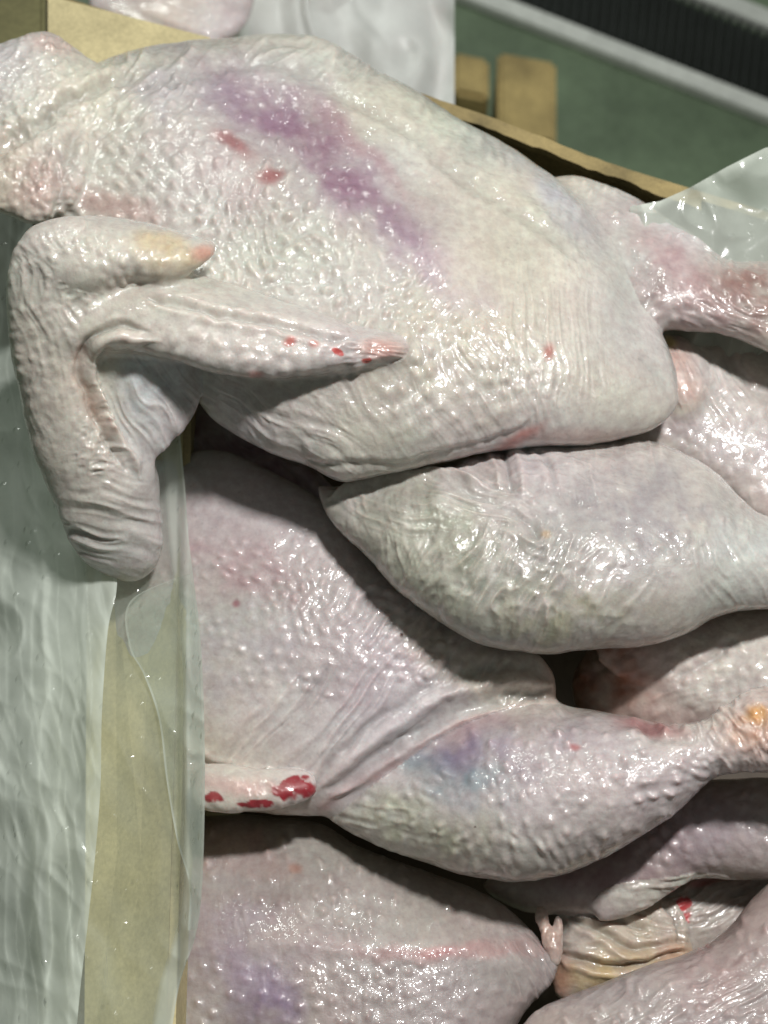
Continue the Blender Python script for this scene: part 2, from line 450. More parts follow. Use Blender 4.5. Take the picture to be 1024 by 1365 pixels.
SKIN = skin_material()
SKIN_SMOOTH = skin_material('raw_skin_taut', .6, 1.0, .8)

def film_material(name, milk_attr=True, tint=(.84, .90, .82), k=1.0, rough=.14, beads=1.0):
    m = bpy.data.materials.new(name); m.use_nodes = True; nt = m.node_tree; L = nt.links.new
    for n in list(nt.nodes):
        if n.type != 'OUTPUT_MATERIAL': nt.nodes.remove(n)
    out = [n for n in nt.nodes if n.type == 'OUTPUT_MATERIAL'][0]
    tc = nd(nt, 'ShaderNodeTexCoord')
    a = nd(nt, 'ShaderNodeAttribute', attribute_name='milk')
    ns = nd(nt, 'ShaderNodeTexNoise', Scale=30.0, Detail=5.0); L(tc.outputs['Object'], ns.inputs['Vector'])
    mm = nd(nt, 'ShaderNodeMapRange'); mm.inputs['From Min'].default_value = .3; mm.inputs['From Max'].default_value = .7
    mm.inputs['To Min'].default_value = .8*k; mm.inputs['To Max'].default_value = 1.18*k; L(ns.outputs['Fac'], mm.inputs['Value'])
    mu = nd(nt, 'ShaderNodeMath', operation='MULTIPLY', use_clamp=True); L(a.outputs['Fac'], mu.inputs[0]); L(mm.outputs['Result'], mu.inputs[1])
    tr = nd(nt, 'ShaderNodeBsdfTransparent'); tr.inputs[0].default_value = (.96, .985, .97, 1)
    df = nd(nt, 'ShaderNodeBsdfDiffuse'); df.inputs[0].default_value = (*tint, 1)
    tl = nd(nt, 'ShaderNodeBsdfTranslucent'); tl.inputs[0].default_value = (*tint, 1)
    md = nd(nt, 'ShaderNodeMixShader'); md.inputs[0].default_value = .35; L(df.outputs[0], md.inputs[1]); L(tl.outputs[0], md.inputs[2])
    m1 = nd(nt, 'ShaderNodeMixShader'); L(mu.outputs[0], m1.inputs[0]); L(tr.outputs[0], m1.inputs[1]); L(md.outputs[0], m1.inputs[2])
    gl = nd(nt, 'ShaderNodeBsdfGlossy'); gl.inputs['Roughness'].default_value = rough; gl.inputs[0].default_value = (1, 1, 1, 1)
    fz = nd(nt, 'ShaderNodeLayerWeight', Blend=.5)
    fp = nd(nt, 'ShaderNodeMath', operation='POWER'); fp.inputs[1].default_value = 4.0; L(fz.outputs['Facing'], fp.inputs[0])
    fm = nd(nt, 'ShaderNodeMath', operation='MULTIPLY_ADD', use_clamp=True); fm.inputs[1].default_value = .6; fm.inputs[2].default_value = .055; L(fp.outputs[0], fm.inputs[0])
    m2 = nd(nt, 'ShaderNodeMixShader'); L(fm.outputs[0], m2.inputs[0]); L(m1.outputs[0], m2.inputs[1]); L(gl.outputs[0], m2.inputs[2])
    L(m2.outputs[0], out.inputs['Surface'])
    n1 = nd(nt, 'ShaderNodeTexNoise', Scale=60.0, Detail=6.0, Roughness=.55); L(tc.outputs['Object'], n1.inputs['Vector'])
    b1 = nd(nt, 'ShaderNodeBump', Strength=.16, Distance=.003); L(n1.outputs['Fac'], b1.inputs['Height'])
    # wet beads
    v = nd(nt, 'ShaderNodeTexVoronoi', Scale=120.0); L(tc.outputs['Object'], v.inputs['Vector'])
    mr = nd(nt, 'ShaderNodeMapRange'); mr.inputs['From Min'].default_value = 0.02; mr.inputs['From Max'].default_value = .24
    mr.inputs['To Min'].default_value = 1; mr.inputs['To Max'].default_value = 0; L(v.outputs['Distance'], mr.inputs['Value'])
    b2 = nd(nt, 'ShaderNodeBump', Strength=1.0*beads, Distance=.0012); L(mr.outputs['Result'], b2.inputs['Height']); L(b1.outputs[0], b2.inputs['Normal'])
    for n in (gl, fz): L(b2.outputs[0], n.inputs['Normal'])
    L(b1.outputs[0], df.inputs['Normal'])
    return m
FILM = film_material('milky_plastic_film')
FILM_BAG = film_material('white_plastic_bag', rough=.45, beads=0.0, tint=(.86, .88, .86))

def simple_mat(name, col, rough=.8, nscale=30, namt=.25, bump=.2, bscale=80, bd=.002, metal=0, col2=None):
    m, nt, b = new_mat(name); L = nt.links.new
    tc = nd(nt, 'ShaderNodeTexCoord')
    n = nd(nt, 'ShaderNodeTexNoise', Scale=float(nscale), Detail=6.0, Roughness=.6); L(tc.outputs['Object'], n.inputs['Vector'])
    r = nd(nt, 'ShaderNodeValToRGB'); r.color_ramp.elements[0].position = .3; r.color_ramp.elements[1].position = .72
    c2 = col2 or tuple(c*(1-namt) for c in col)
    r.color_ramp.elements[0].color = (*c2, 1); r.color_ramp.elements[1].color = (*[min(1, c*(1+namt*.5)) for c in col], 1)
    L(n.outputs['Fac'], r.inputs['Fac'])
    g = nd(nt, 'ShaderNodeTexNoise', Scale=float(nscale)*22, Detail=4.0, Roughness=.7); L(tc.outputs['Object'], g.inputs['Vector'])
    gr = nd(nt, 'ShaderNodeMapRange'); gr.inputs['From Min'].default_value = .3; gr.inputs['From Max'].default_value = .7; gr.inputs['To Min'].default_value = .72; gr.inputs['To Max'].default_value = 1.22
    L(g.outputs['Fac'], gr.inputs['Value'])
    gm = nd(nt, 'ShaderNodeMix', data_type='RGBA', blend_type='MULTIPLY'); gm.inputs[0].default_value = .6
    L(r.outputs['Color'], gm.inputs[6]); L(gr.outputs['Result'], gm.inputs[7]); L(gm.outputs[2], b.inputs['Base Color'])
    b.inputs['Roughness'].default_value = rough; b.inputs['Metallic'].default_value = metal
    n_ = nd(nt, 'ShaderNodeTexNoise', Scale=float(bscale), Detail=5.0); L(tc.outputs['Object'], n_.inputs['Vector'])
    bp = nd(nt, 'ShaderNodeBump', Strength=bump, Distance=bd); L(n_.outputs['Fac'], bp.inputs['Height']); L(bp.outputs[0], b.inputs['Normal'])
    return m
M_FLOOR = simple_mat('green_painted_floor', (.13, .18, .11), .5, 7, .5, .3, 40, .004, col2=(.07, .10, .06))
M_CARD = simple_mat('damp_cardboard', (.58, .50, .28), .8, 22, .3, .3, 260, .001)
M_CARD_R = simple_mat('shaded_brown_cardboard', (.30, .23, .10), .8, 40, .5, .5, 160, .002)  # rear wall and rim: the shadow on them is in this brown
M_CARD_D = simple_mat('shaded_olive_cardboard', (.15, .14, .06), .85, 12, .3, .3, 160, .001)  # shade of the neighbouring box put into the colour; deck boards share it
M_STEEL = simple_mat('brushed_steel', (.72, .74, .70), .4, 9, .2, .2, 200, .001, .1)
M_DARK = simple_mat('wet_black_iron', (.03, .035, .03), .4, 20, .3, .3, 60, .002, .4)
M_GRATE = simple_mat('grate_iron', (.028, .032, .03), .5, 20, .3, .3, 60, .002, .5)
M_WOOD = simple_mat('rough_pallet_wood', (.42, .32, .13), .8, 14, .5, .5, 90, .003)
M_LINE = simple_mat('box_inside', (.10, .07, .045), .6, 30, .4, .3, 80, .002)

# ------------------------------------------------------------------ object helpers
def tag(o, label, cat, group=None, kind=None):
    if label: o['label'] = label
    if cat: o['category'] = cat
    if group: o['group'] = group
    if kind: o['kind'] = kind
    return o
def empty(name, loc, label, cat, group=None):
    o = bpy.data.objects.new(name, None); C.objects.link(o); o.location = (0, 0, 0)
    o.empty_display_size = .02
    return tag(o, label, cat, group)
def poly_obj(name, verts, faces, mat, parent=None, bevel=0, smooth=False):
    me = bpy.data.meshes.new(name); me.from_pydata([tuple(map(float, v)) for v in verts], [], faces); me.update()
    import bmesh
    bm = bmesh.new(); bm.from_mesh(me)
    if bevel: bmesh.ops.bevel(bm, geom=bm.edges[:], offset=bevel, segments=2, affect='EDGES')
    bmesh.ops.recalc_face_normals(bm, faces=bm.faces); bm.to_mesh(me); bm.free()
    if smooth:
        for p in me.polygons: p.use_smooth = True
    me.materials.append(mat); o = bpy.data.objects.new(name, me); C.objects.link(o)
    if parent: o.parent = parent
    return o
def slab(name, a, b, down, thick, mat, parent=None, bevel=0, into=None):
    """upright board whose top edge runs a->b"""
    a = Vector(a); b = Vector(b); t = (b-a).normalized(); dn = Vector(down)
    n = t.cross(dn).normalized()*thick
    v = [a, b, b+dn, a+dn]; v += [p+n for p in v]
    return poly_obj(name, v, [(0, 1, 2, 3), (7, 6, 5, 4), (0, 4, 5, 1), (1, 5, 6, 2), (2, 6, 7, 3), (3, 7, 4, 0)], mat, parent, bevel)
def box_at(name, c, sx, sy, sz, rz, mat, parent=None, bevel=.002):
    ca, sa = math.cos(rz), math.sin(rz); v = []
    for z in (-1, 1):
        for y in (-1, 1):
            for x in (-1, 1):
                X, Y = x*sx/2, y*sy/2
                v.append((c[0]+X*ca-Y*sa, c[1]+X*sa+Y*ca, c[2]+z*sz/2))
    return poly_obj(name, v, [(0, 2, 3, 1), (4, 5, 7, 6), (0, 1, 5, 4), (2, 6, 7, 3), (0, 4, 6, 2), (1, 3, 7, 5)], mat, parent, bevel)

# ------------------------------------------------------------------ the setting
FH = -.60
f_ = poly_obj('floor', [(-6, -6, FH), (6, -6, FH), (6, 8, FH), (-6, 8, FH)], [(0, 1, 2, 3)], M_FLOOR); tag(f_, None, None, kind='structure')

# floor drain in the upper right corner
dr = empty('floor_drain', None, 'dark slotted floor drain with pale metal edges crossing the green floor', 'drain')
def strip(name, p0, p1, wpx, h, hgt, mat, parent):
    a0 = atv(p0[0], p0[1]-wpx/2, h); a1 = atv(p1[0], p1[1]-wpx/2, h); b0 = atv(p0[0], p0[1]+wpx/2, h); b1 = atv(p1[0], p1[1]+wpx/2, h)
    u = Vector((0, 0, hgt)); v = [a0, a1, b1, b0]+[p-u for p in (a0, a1, b1, b0)]
    return poly_obj(name, v, [(0, 1, 2, 3), (7, 6, 5, 4), (0, 4, 5, 1), (1, 5, 6, 2), (2, 6, 7, 3), (3, 7, 4, 0)], mat, parent, .001)
strip('edge_rail', (500, -62), (1500, 330), 22, FH+.012, .012, M_STEEL, dr)
strip('edge_rail', (500, -192), (1500, 218), 24, FH+.012, .012, M_STEEL, dr)
strip('channel', (500, -118), (1500, 295), 98, FH+.005, .004, M_DARK, dr)
for i in range(60):
    x = 560+i*12.5; t = (x-500)/1000
    y0 = -192+t*410+18; y1 = -62+t*392-18
    a = atv(x, y0, FH+.014); b = atv(x+5, y0+2, FH+.014); c = atv(x+5-9, y1+2, FH+.014); d = atv(x-9, y1, FH+.014)
    u = Vector((0, 0, .006)); v = [a, b, c, d]+[p-u for p in (a, b, c, d)]
    poly_obj('grate_bar', v, [(0, 1, 2, 3), (7, 6, 5, 4), (0, 4, 5, 1), (1, 5, 6, 2), (2, 6, 7, 3), (3, 7, 4, 0)], M_GRATE, dr)

# pallet blocks behind the box
pl = empty('wooden_pallet', None, 'yellow rough wooden pallet blocks on the green floor behind the box rim', 'pallet')
def px_block(name, x0, y0, x1, y1, h, depth, mat, parent, skew=0):
    a = [atv(x0, y0, h), atv(x1, y0+skew, h), atv(x1, y1+skew, h), atv(x0, y1, h)]
    u = Vector((0, 0, -depth)); v = a+[p+u for p in a]
    return poly_obj(name, v, [(0, 1, 2, 3), (7, 6, 5, 4), (0, 4, 5, 1), (1, 5, 6, 2), (2, 6, 7, 3), (3, 7, 4, 0)], mat, parent, .004)
px_block('block', 604, 66, 652, 122, FH+.16, .10, M_WOOD, pl, 10)
px_block('block', 664, 66, 742, 178, FH+.17, .12, M_WOOD, pl, 14)
px_block('deck_board', 560, 150, 700, 176, FH+.06, .02, M_CARD_D, pl, 30)
px_block('deck_board', 560, 200, 790, 230, FH+.04, .02, M_CARD_D, pl, 30)

# cardboard box
bx = empty('cardboard_box', None, 'open tan cardboard box holding the raw chickens', 'box')
R0 = atv(62, 0, .0); R1 = atv(930, 266, .0); R1b = atv(1500, 440, 0)
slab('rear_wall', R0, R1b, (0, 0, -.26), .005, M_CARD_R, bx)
# torn rim on the rear wall, in the same shade-darkened brown
def rim(pts, h0, wpx, mat):
    v = []; f = []
    S = open_spline(pts, 6)
    for i, (x, y) in enumerate(S):
        j = random.uniform(-1.2, 1.2)+1.2*math.sin(i*.7)
        p = atv(x, y-wpx/2+j*.4, h0); q = atv(x, y+wpx/2+j, h0+.001); dn = Vector((0, 0, -.004))
        v += [p, q, q+dn, p+dn]
    for i in range(len(S)-1):
        a = 4*i; b = a+4
        for k in range(4): f.append((a+k, b+k, b+(k+1) % 4, a+(k+1) % 4))
    return poly_obj('torn_rim', v, f, mat, bx)
rim([(560, 132), (640, 160), (700, 182), (760, 206), (830, 232), (880, 252), (935, 272)], .006, 17, M_CARD_R)
# rear flap standing at the top left
fl = [atv(64, -6, .012), atv(280, 50, .012), atv(300, 150, .006), atv(64, 150, .006)]
poly_obj('rear_flap', fl+[p+Vector((0, .003, -.005)) for p in fl], [(0, 1, 2, 3), (7, 6, 5, 4), (0, 4, 5, 1), (1, 5, 6, 2), (2, 6, 7, 3), (3, 7, 4, 0)], M_CARD, bx)
# left wall and its flap folded outwards
A0 = atv(248, 380, 0); A1 = atv(216, 1500, 0)
slab('left_wall', A0, A1, (0, 0, -.26), .004, M_CARD, bx)
fv = [atv(250, 380, .002), atv(218, 1500, .002), atv(112, 1500, -.026), atv(118, 380, -.026)]
poly_obj('left_flap', fv+[p+Vector((0, 0, -.004)) for p in fv], [(0, 1, 2, 3), (7, 6, 5, 4), (0, 4, 5, 1), (1, 5, 6, 2), (2, 6, 7, 3), (3, 7, 4, 0)], M_CARD, bx)
q = [Vector((A1.x, A1.y, -.24)), Vector((.6, -.5, -.24)), Vector((R1b.x, R1b.y, -.24)), Vector((R0.x, R0.y, -.24))]
poly_obj('box_bottom', q, [(0, 1, 2, 3)], M_LINE, bx)
# neighbouring box, top left corner, its shade put into the dark olive
nb = empty('cardboard_box', None, 'cardboard box coloured dark olive for shade at the top left corner', 'box')
nv = [atv(-260, -160, -.03), atv(60, -130, -.03), atv(58, 190, -.03), atv(-260, 190, -.03)]
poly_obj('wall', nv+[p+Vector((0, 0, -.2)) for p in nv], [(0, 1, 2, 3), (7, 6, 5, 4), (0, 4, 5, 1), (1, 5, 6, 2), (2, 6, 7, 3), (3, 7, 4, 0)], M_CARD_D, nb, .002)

# ------------------------------------------------------------------ the chickens
GR = 'raw plucked chickens packed in the box'
def P_(name, out, mids, rho=1.0, screen=0.0): return Part(out, mids, rho, 5.0, screen, name)

# --- bird A, on top
a_body = P_('body', [(30, 215), (70, 150), (110, 95), (180, 66), (250, 55), (320, 50), (385, 46), (430, 55), (500, 90), (560, 124), (630, 168), (700, 210), (755, 250), (800, 300), (835, 355), (856, 410), (888, 455), (904, 505), (902, 545), (868, 572), (800, 590), (720, 594), (660, 600), (600, 612), (520, 630), (455, 642), (412, 622), (350, 597), (290, 562), (240, 500), (150, 420), (60, 330)],
            [(100, 200, .042), (450, 300, .045), (850, 500, .034), (300, 500, .034)], .72, 1.5)
a_neck = P_('neck', [(-60, 60), (-10, 62), (40, 48), (65, 44), (95, 62), (130, 90), (150, 120), (110, 160), (60, 200), (10, 215), (-60, 230)], [(30, 130, .055)], .7)
a_neck2 = P_('stump', [(-50, 200), (0, 195), (60, 170), (110, 180), (110, 250), (75, 290), (40, 300), (10, 285), (-50, 270)], [(30, 240, .062)], .8)
a_thigh = P_('thigh', [(418, 640), (450, 648), (500, 632), (560, 622), (640, 606), (700, 593), (770, 592), (850, 588), (900, 599), (945, 625), (985, 665), (1020, 690), (1080, 700), (1180, 700), (1180, 810), (1060, 812), (1010, 815), (960, 822), (910, 846), (870, 856), (800, 862), (740, 869), (690, 866), (640, 857), (595, 834), (560, 806), (520, 775), (480, 735), (445, 700), (424, 668)],
             [(450, 680, .020), (700, 730, .023), (1000, 750, .024)], .9, .5)
a_far = P_('farleg', [(700, 260), (750, 236), (800, 246), (860, 272), (920, 312), (965, 345), (1010, 350), (1100, 355), (1100, 480), (1020, 466), (960, 445), (900, 440), (860, 436), (790, 400)],
           [(780, 320, .025), (1000, 400, .03)], .9)
a_w1 = P_('thumb', [(40, 320), (70, 295), (120, 288), (180, 293), (240, 310), (285, 324), (289, 334), (268, 354), (225, 370), (170, 368), (120, 380), (70, 370)], [(70, 330, .092), (280, 335, .088)], 1.0)
a_w2 = P_('forearm', [(22, 330), (50, 300), (105, 296), (150, 330), (158, 380), (135, 430), (140, 500), (172, 570), (205, 620), (214, 680), (215, 730), (206, 760), (180, 776), (150, 770), (112, 750), (86, 710), (70, 660), (42, 590), (22, 500), (9, 420), (12, 365)],
            [(60, 340, .090), (150, 720, .018), (80, 500, .062)], .78)
a_w3 = P_('wingtip', [(100, 415), (120, 388), (160, 374), (210, 374), (260, 385), (330, 405), (400, 430), (460, 445), (505, 453), (530, 461), (526, 471), (480, 483), (420, 493), (350, 500), (290, 494), (230, 474), (185, 460), (145, 456), (110, 445)],
            [(120, 420, .078), (350, 460, .082), (520, 465, .076)], .74)
a_web = P_('web', [(125, 420), (200, 440), (252, 480), (264, 515), (255, 555), (225, 592), (205, 612), (195, 640), (165, 590), (130, 500)], [(150, 500, .064), (255, 530, .054), (200, 620, .042)], .35)
a_w4 = P_('backtip', [(150, 360), (230, 368), (300, 385), (390, 415), (450, 440), (380, 450), (250, 430), (150, 410)], [(200, 390, .076), (420, 435, .078)], .7)
A_feats = [
    ('line', 'body', [(60, 190), (150, 130), (255, 96), (330, 84), (420, 102), (512, 160), (580, 205), (650, 258), (730, 315), (790, 370)], 8, -1.1, .4),
    ('line', 'body', [(300, 60), (330, 75), (360, 60), (420, 70)], 5, -.8),
    ('line', 'body', [(130, 150), (180, 120), (250, 110)], 5, -1.0),
    ('line', 'body stump', [(100, 170), (85, 230), (75, 290)], 10, -2.4, .5),
    ('line', 'body neck stump', [(-12, 205), (30, 176), (80, 145), (130, 118), (190, 98)], 9, -3.0, .4),
    ('line', 'body', [(400, 612), (480, 622), (560, 612), (640, 596), (690, 580), (712, 560)], 5, -.9, .3),
    ('line', 'body', [(850, 470), (880, 500), (900, 540)], 6, -.6),
    ('bump', 'body neck stump', (250, 250, 330, 190, 20), 24, -62, 1.0, 1.5, .5, .26),
    ('bump', 'body', (500, 420, 270, 120, 35), 22, -75, 1.25, 1.5, .35, .27),
    ('bump', 'body', (640, 220, 200, 80, 35), 23, 35, 1.0, .9, .6),
    ('wr', 'body', (400, 370, 260, 90, 28), 82, 14, 70, .35),
    ('wr', 'body', (600, 520, 260, 90, -10), 60, 11, 60, .4),
    ('wr', 'body', (730, 440, 90, 130, 0), 88, 8, 90, .5),
    ('wr', 'body', (370, 560, 140, 60, 30), 30, 10, 60, .7),
    ('wr', 'body', (170, 120, 130, 60, -30), -45, 12, 60, 1.3),
    ('wr', 'body', (420, 70, 120, 35, 10), -30, 11, 40, 1.2),
    ('wr', 'neck stump', (40, 150, 120, 130, 0), -35, 16, 40, .6),
    ('bump', 'neck stump', (40, 150, 140, 160, 0), 13, 20, 1.0, .9, .8),
    ('lump', 'body', (390, 160, 200, 60, 38), -2.5),
    ('bump', 'farleg', (870, 340, 170, 110, 35), 22, 35, 1.0, 1.2, .6, .26),
    ('wr', 'farleg', (1000, 400, 90, 80, 0), 30, 12, 30, 1.0),
    ('line', 'farleg', [(850, 430), (870, 380), (840, 330)], 8, -1.0),
    # thigh
    ('wr', 'thigh', (680, 780, 170, 90, 10), -65, 15, 34, 1.3),
    ('wr', 'thigh', (500, 700, 100, 90, 40), 75, 14, 40, .6),
    ('wr', 'thigh', (640, 650, 210, 50, -8), 15, 12, 60, 1.0),
    ('wr', 'thigh', (1000, 740, 90, 90, 0), 65, 10, 45, .5),
    ('bump', 'thigh', (850, 680, 180, 90, 10), 26, 15, 1.0, .7, .9, .22),
    ('wr', 'thigh', (800, 620, 200, 60, 0), 80, 12, 50, .5),
    ('line', 'thigh', [(600, 650), (650, 664), (700, 700), (716, 730)], 6, -.6, .4),
    ('line', 'thigh', [(690, 598), (700, 630), (695, 660)], 7, 1.8),
    ('line', 'thigh', [(655, 603), (664, 625), (668, 650)], 5, 1.4),
    ('line', 'thigh', [(675, 600), (680, 625), (680, 655)], 4, -1.5),
    ('line', 'thigh', [(720, 600), (735, 620), (738, 650)], 4, -1.0),
    # wing
    ('line', 'wingtip backtip', [(190, 392), (240, 402), (310, 420), (400, 442), (480, 455)], 5, -1.7, .5),
    ('line', 'forearm wingtip web', [(200, 440), (160, 432), (128, 444), (112, 468), (108, 505), (122, 548), (142, 590), (162, 625)], 6, -2.8),
    ('line', 'forearm wingtip web', [(215, 452), (170, 448), (140, 456), (126, 478), (122, 505), (136, 542), (154, 578), (174, 612), (184, 640)], 7, 3.0),
    ('line', 'thigh', [(436, 664), (470, 650), (510, 639), (560, 634), (610, 637), (650, 648)], 6, 3.4),
    ('line', 'thigh', [(440, 650), (500, 628), (560, 620), (620, 622)], 5, -2.0),
    ('wr', 'forearm', (60, 450, 80, 160, 0), 80, 14, 60, .5),
    ('wr', 'forearm', (150, 700, 75, 80, 0), 12, 15, 90, 1.3),
    ('wr', 'forearm', (150, 560, 40, 90, 15), 0, 12, 22, 1.8),
    ('wr', 'forearm', (90, 360, 80, 60, 0), 60, 14, 26, .8),
    ('bump', 'wingtip', (340, 460, 190, 50, 8), 25, 8, 1.1, 1.3, .45),
    ('wr', 'wingtip', (480, 465, 60, 30, 0), 5, 6, 30, .8),
    ('bump', 'thumb', (150, 330, 120, 50, 8), 18, 8, 1.0, .9, .7),
    ('wr', 'web', (210, 530, 70, 80, 0), 60, 12, 80, 1.0),
    ('bump', 'forearm', (80, 500, 80, 220, 0), 18, 70, 1.0, .5, .8),
]
A_cols = [
    ('body', (440, 215, 220, 52, 42), (.40, .28, .36), .65, 22),
    ('body', (440, 220, 200, 24, 42), (.33, .19, .27), .7, 16),
    ('body', (480, 195, 110, 14, 42), (.52, .33, .36), .45, 12),
    ('body', (350, 135, 70, 30, 5), (.36, .24, .34), .7, 16),
    ('body', (410, 170, 60, 26, 30), (.30, .165, .24), .7, 14),
    ('body', (570, 360, 100, 40, 42), (.44, .35, .43), .6, 22),
    ('body', (240, 120, 90, 30, -5), (.47, .44, .50), .5, 20),
    ('body', (320, 190, 36, 14, 35), (.33, .08, .09), .75, 14),
    ('body', (362, 235, 12, 16, 70), (.32, .05, .05), .84, 8),
    ('body', (300, 240, 120, 50, 35), (.46, .33, .35), .35, 20),
    ('body', (731, 470, 8, 13, 5), (.42, .13, .11), .85, 2),
    ('body', (150, 275, 70, 22, 10), (.50, .30, .28), .5, 14),
    ('body', (700, 330, 150, 110, 35), (.62, .60, .53), .55, 30),
    ('body', (580, 480, 130, 70, 10), (.60, .57, .47), .5, 30),
    ('body', (740, 260, 90, 30, 45), (.52, .55, .64), .5, 20),
    ('body', (450, 90, 130, 30, 20), (.48, .50, .46), .5, 20),
    ('body', (770, 580, 90, 10, 0), (.54, .38, .35), .5, 6),
    ('body', (690, 585, 40, 10, -30), (.45, .15, .13), .7, 6),
    ('body', (430, 560, 160, 50, 20), (.52, .52, .43), .4, 20),
    ('stump neck', (50, 245, 60, 40, 0), (.56, .38, .35), .5, 16),
    ('neck', (70, 60, 40, 14, 10), (.60, .42, .38), .5, 8),
    ('farleg', (900, 350, 80, 34, 50), (.48, .31, .33), .6, 18),
    ('farleg', (1000, 400, 80, 60, 20), (.30, .19, .17), .84, 14),
    ('farleg', (900, 410, 120, 40, 15), (.40, .31, .31), .7, 16),
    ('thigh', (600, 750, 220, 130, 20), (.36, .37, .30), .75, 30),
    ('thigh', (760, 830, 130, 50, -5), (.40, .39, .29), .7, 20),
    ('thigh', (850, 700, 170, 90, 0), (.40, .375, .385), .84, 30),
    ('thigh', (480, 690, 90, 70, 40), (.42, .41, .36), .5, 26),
    ('thigh', (728, 715, 7, 6, 0), (.45, .30, .16), .7, 2),
    ('thigh', (1000, 730, 60, 60, 0), (.58, .62, .62), .5, 14),
    ('thumb', (228, 340, 56, 28, 15), (.58, .43, .15), .84, 8),
    ('thumb', (276, 334, 20, 16, 0), (.62, .30, .22), .8, 6),
    ('wingtip', (510, 465, 34, 14, 5), (.60, .33, .28), .7, 4),
    ('wingtip', (385, 460, 9, 6, 0), (.55, .10, .08), .8, 3), ('wingtip', (450, 471, 12, 6, 20), (.58, .06, .05), .9, 3),
    ('wingtip', (492, 480, 9, 5, 0), (.58, .08, .06), .9, 3), ('wingtip', (418, 462, 7, 5, 0), (.55, .2, .16), .7, 3), ('wingtip', (340, 500, 12, 5, 10), (.5, .17, .14), .7, 3),
    ('wingtip thumb forearm', (200, 420, 170, 110, 0), (.68, .63, .58), .5, 20),
    ('forearm', (100, 540, 110, 260, 0), (.68, .65, .60), .6, 20),
    ('forearm', [(135, 438), (112, 465), (108, 500), (122, 540), (140, 575)], (.62, .44, .36), .7, 0, 9),
    ('web', (205, 520, 70, 90, 0), (.66, .70, .74), .7, 20),  # bluish membrane, the light on it put into a paler colour
    ('web', (240, 560, 40, 40, 0), (.48, .42, .42), .5, 10),
]
birdA = empty('raw_chicken', None, 'large raw chicken on top of the pile, its wing hanging over the box edge', 'chicken', GR)
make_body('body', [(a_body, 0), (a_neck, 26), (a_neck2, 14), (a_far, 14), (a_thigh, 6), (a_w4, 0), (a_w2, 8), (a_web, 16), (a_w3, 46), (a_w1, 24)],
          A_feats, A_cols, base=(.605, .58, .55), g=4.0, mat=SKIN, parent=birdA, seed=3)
# --- bird B, under A on the left
b_body = P_('body', [(180, 640), (230, 610), (300, 600), (380, 640), (440, 680), (500, 750), (560, 806), (640, 850), (710, 868), (738, 890), (744, 915), (738, 938), (700, 948), (640, 970), (590, 990), (540, 1030), (480, 1070), (430, 1088), (340, 1082), (270, 1078), (180, 1075), (150, 850)],
            [(250, 850, -.020), (600, 900, -.008), (450, 1000, -.020)], .5, 1.5)
b_back = P_('back', [(170, 560), (250, 530), (340, 560), (430, 640), (480, 700), (560, 780), (600, 820), (560, 815), (500, 800), (440, 775), (405, 722), (330, 714), (250, 700), (170, 690)], [(300, 640, -.022), (540, 800, -.012)], .6)
b_leg = P_('leg', [(440, 1085), (470, 1045), (530, 1005), (590, 968), (650, 948), (720, 940), (780, 944), (840, 956), (890, 966), (935, 962), (965, 942), (1000, 920), (1040, 910), (1110, 905), (1110, 1035), (1040, 1030), (985, 1026), (945, 1038), (905, 1080), (860, 1110), (800, 1145), (740, 1168), (690, 1173), (620, 1165), (560, 1146), (500, 1125), (455, 1105)],
           [(520, 1060, -.024), (750, 1050, -.008), (1000, 975, .010)], .95, .3)
b_stub = P_('wingstub', [(262, 1030), (290, 1020), (340, 1026), (400, 1030), (420, 1040), (412, 1062), (370, 1076), (300, 1080), (262, 1072)], [(300, 1050, -.005)], .8)
B_feats = [
    ('bump', 'body', (380, 820, 210, 120, 20), 22, 65, 1.0, 1.0, .5, .25),
    ('bump', 'body', (540, 850, 190, 45, 30), 20, -40, 1.1, 1.6, .35),
    ('wr', 'body', (560, 860, 190, 60, 28), -52, 14, 60, 1.1),
    ('wr', 'body', (430, 970, 180, 80, -25), -48, 13, 130, .9),
    ('line', 'body', [(420, 1060), (480, 1000), (540, 955), (600, 925), (680, 912), (735, 912)], 9, 2.6, .6),
    ('line', 'body', [(430, 1075), (520, 1010), (600, 970), (680, 950)], 7, 1.8, .6),
    ('line', 'body', [(290, 1030), (350, 960), (400, 900)], 5, 1.0),
    ('line', 'body', [(250, 1010), (300, 1030), (380, 1035)], 6, -1.8, .3),
    ('wr', 'back', (400, 680, 200, 130, 35), 40, 14, 40, 1.6),
    ('line', 'back', [(400, 715), (440, 760), (500, 795)], 8, 1.5),
    ('bump', 'leg', (760, 1040, 220, 110, -5), 29, 20, 1.0, 1.7, .9, .22),
    ('bump', 'leg', (760, 1040, 220, 110, -5), 15, 50, 1.0, .35, .9),
    ('bump', 'leg', (700, 1150, 200, 45, -5), 20, 65, 1.3, 1.3, .4, .3),
    ('wr', 'leg', (500, 1100, 110, 60, 20), 15, 16, 50, .6),
    ('bump', 'leg', (540, 1100, 130, 60, 20), 20, 20, 1.0, .9, .7, .26),
    ('wr', 'leg', (1000, 970, 90, 80, 0), 60, 14, 22, 1.1),
    ('bump', 'leg', (960, 980, 110, 70, 0), 16, 20, 1.0, 1.4, .6),
    ('line', 'leg', [(850, 960), (880, 985), (930, 985)], 7, -1.4),
    ('wr', 'wingstub', (330, 1060, 90, 30, 0), 40, 22, 26, .9),
]
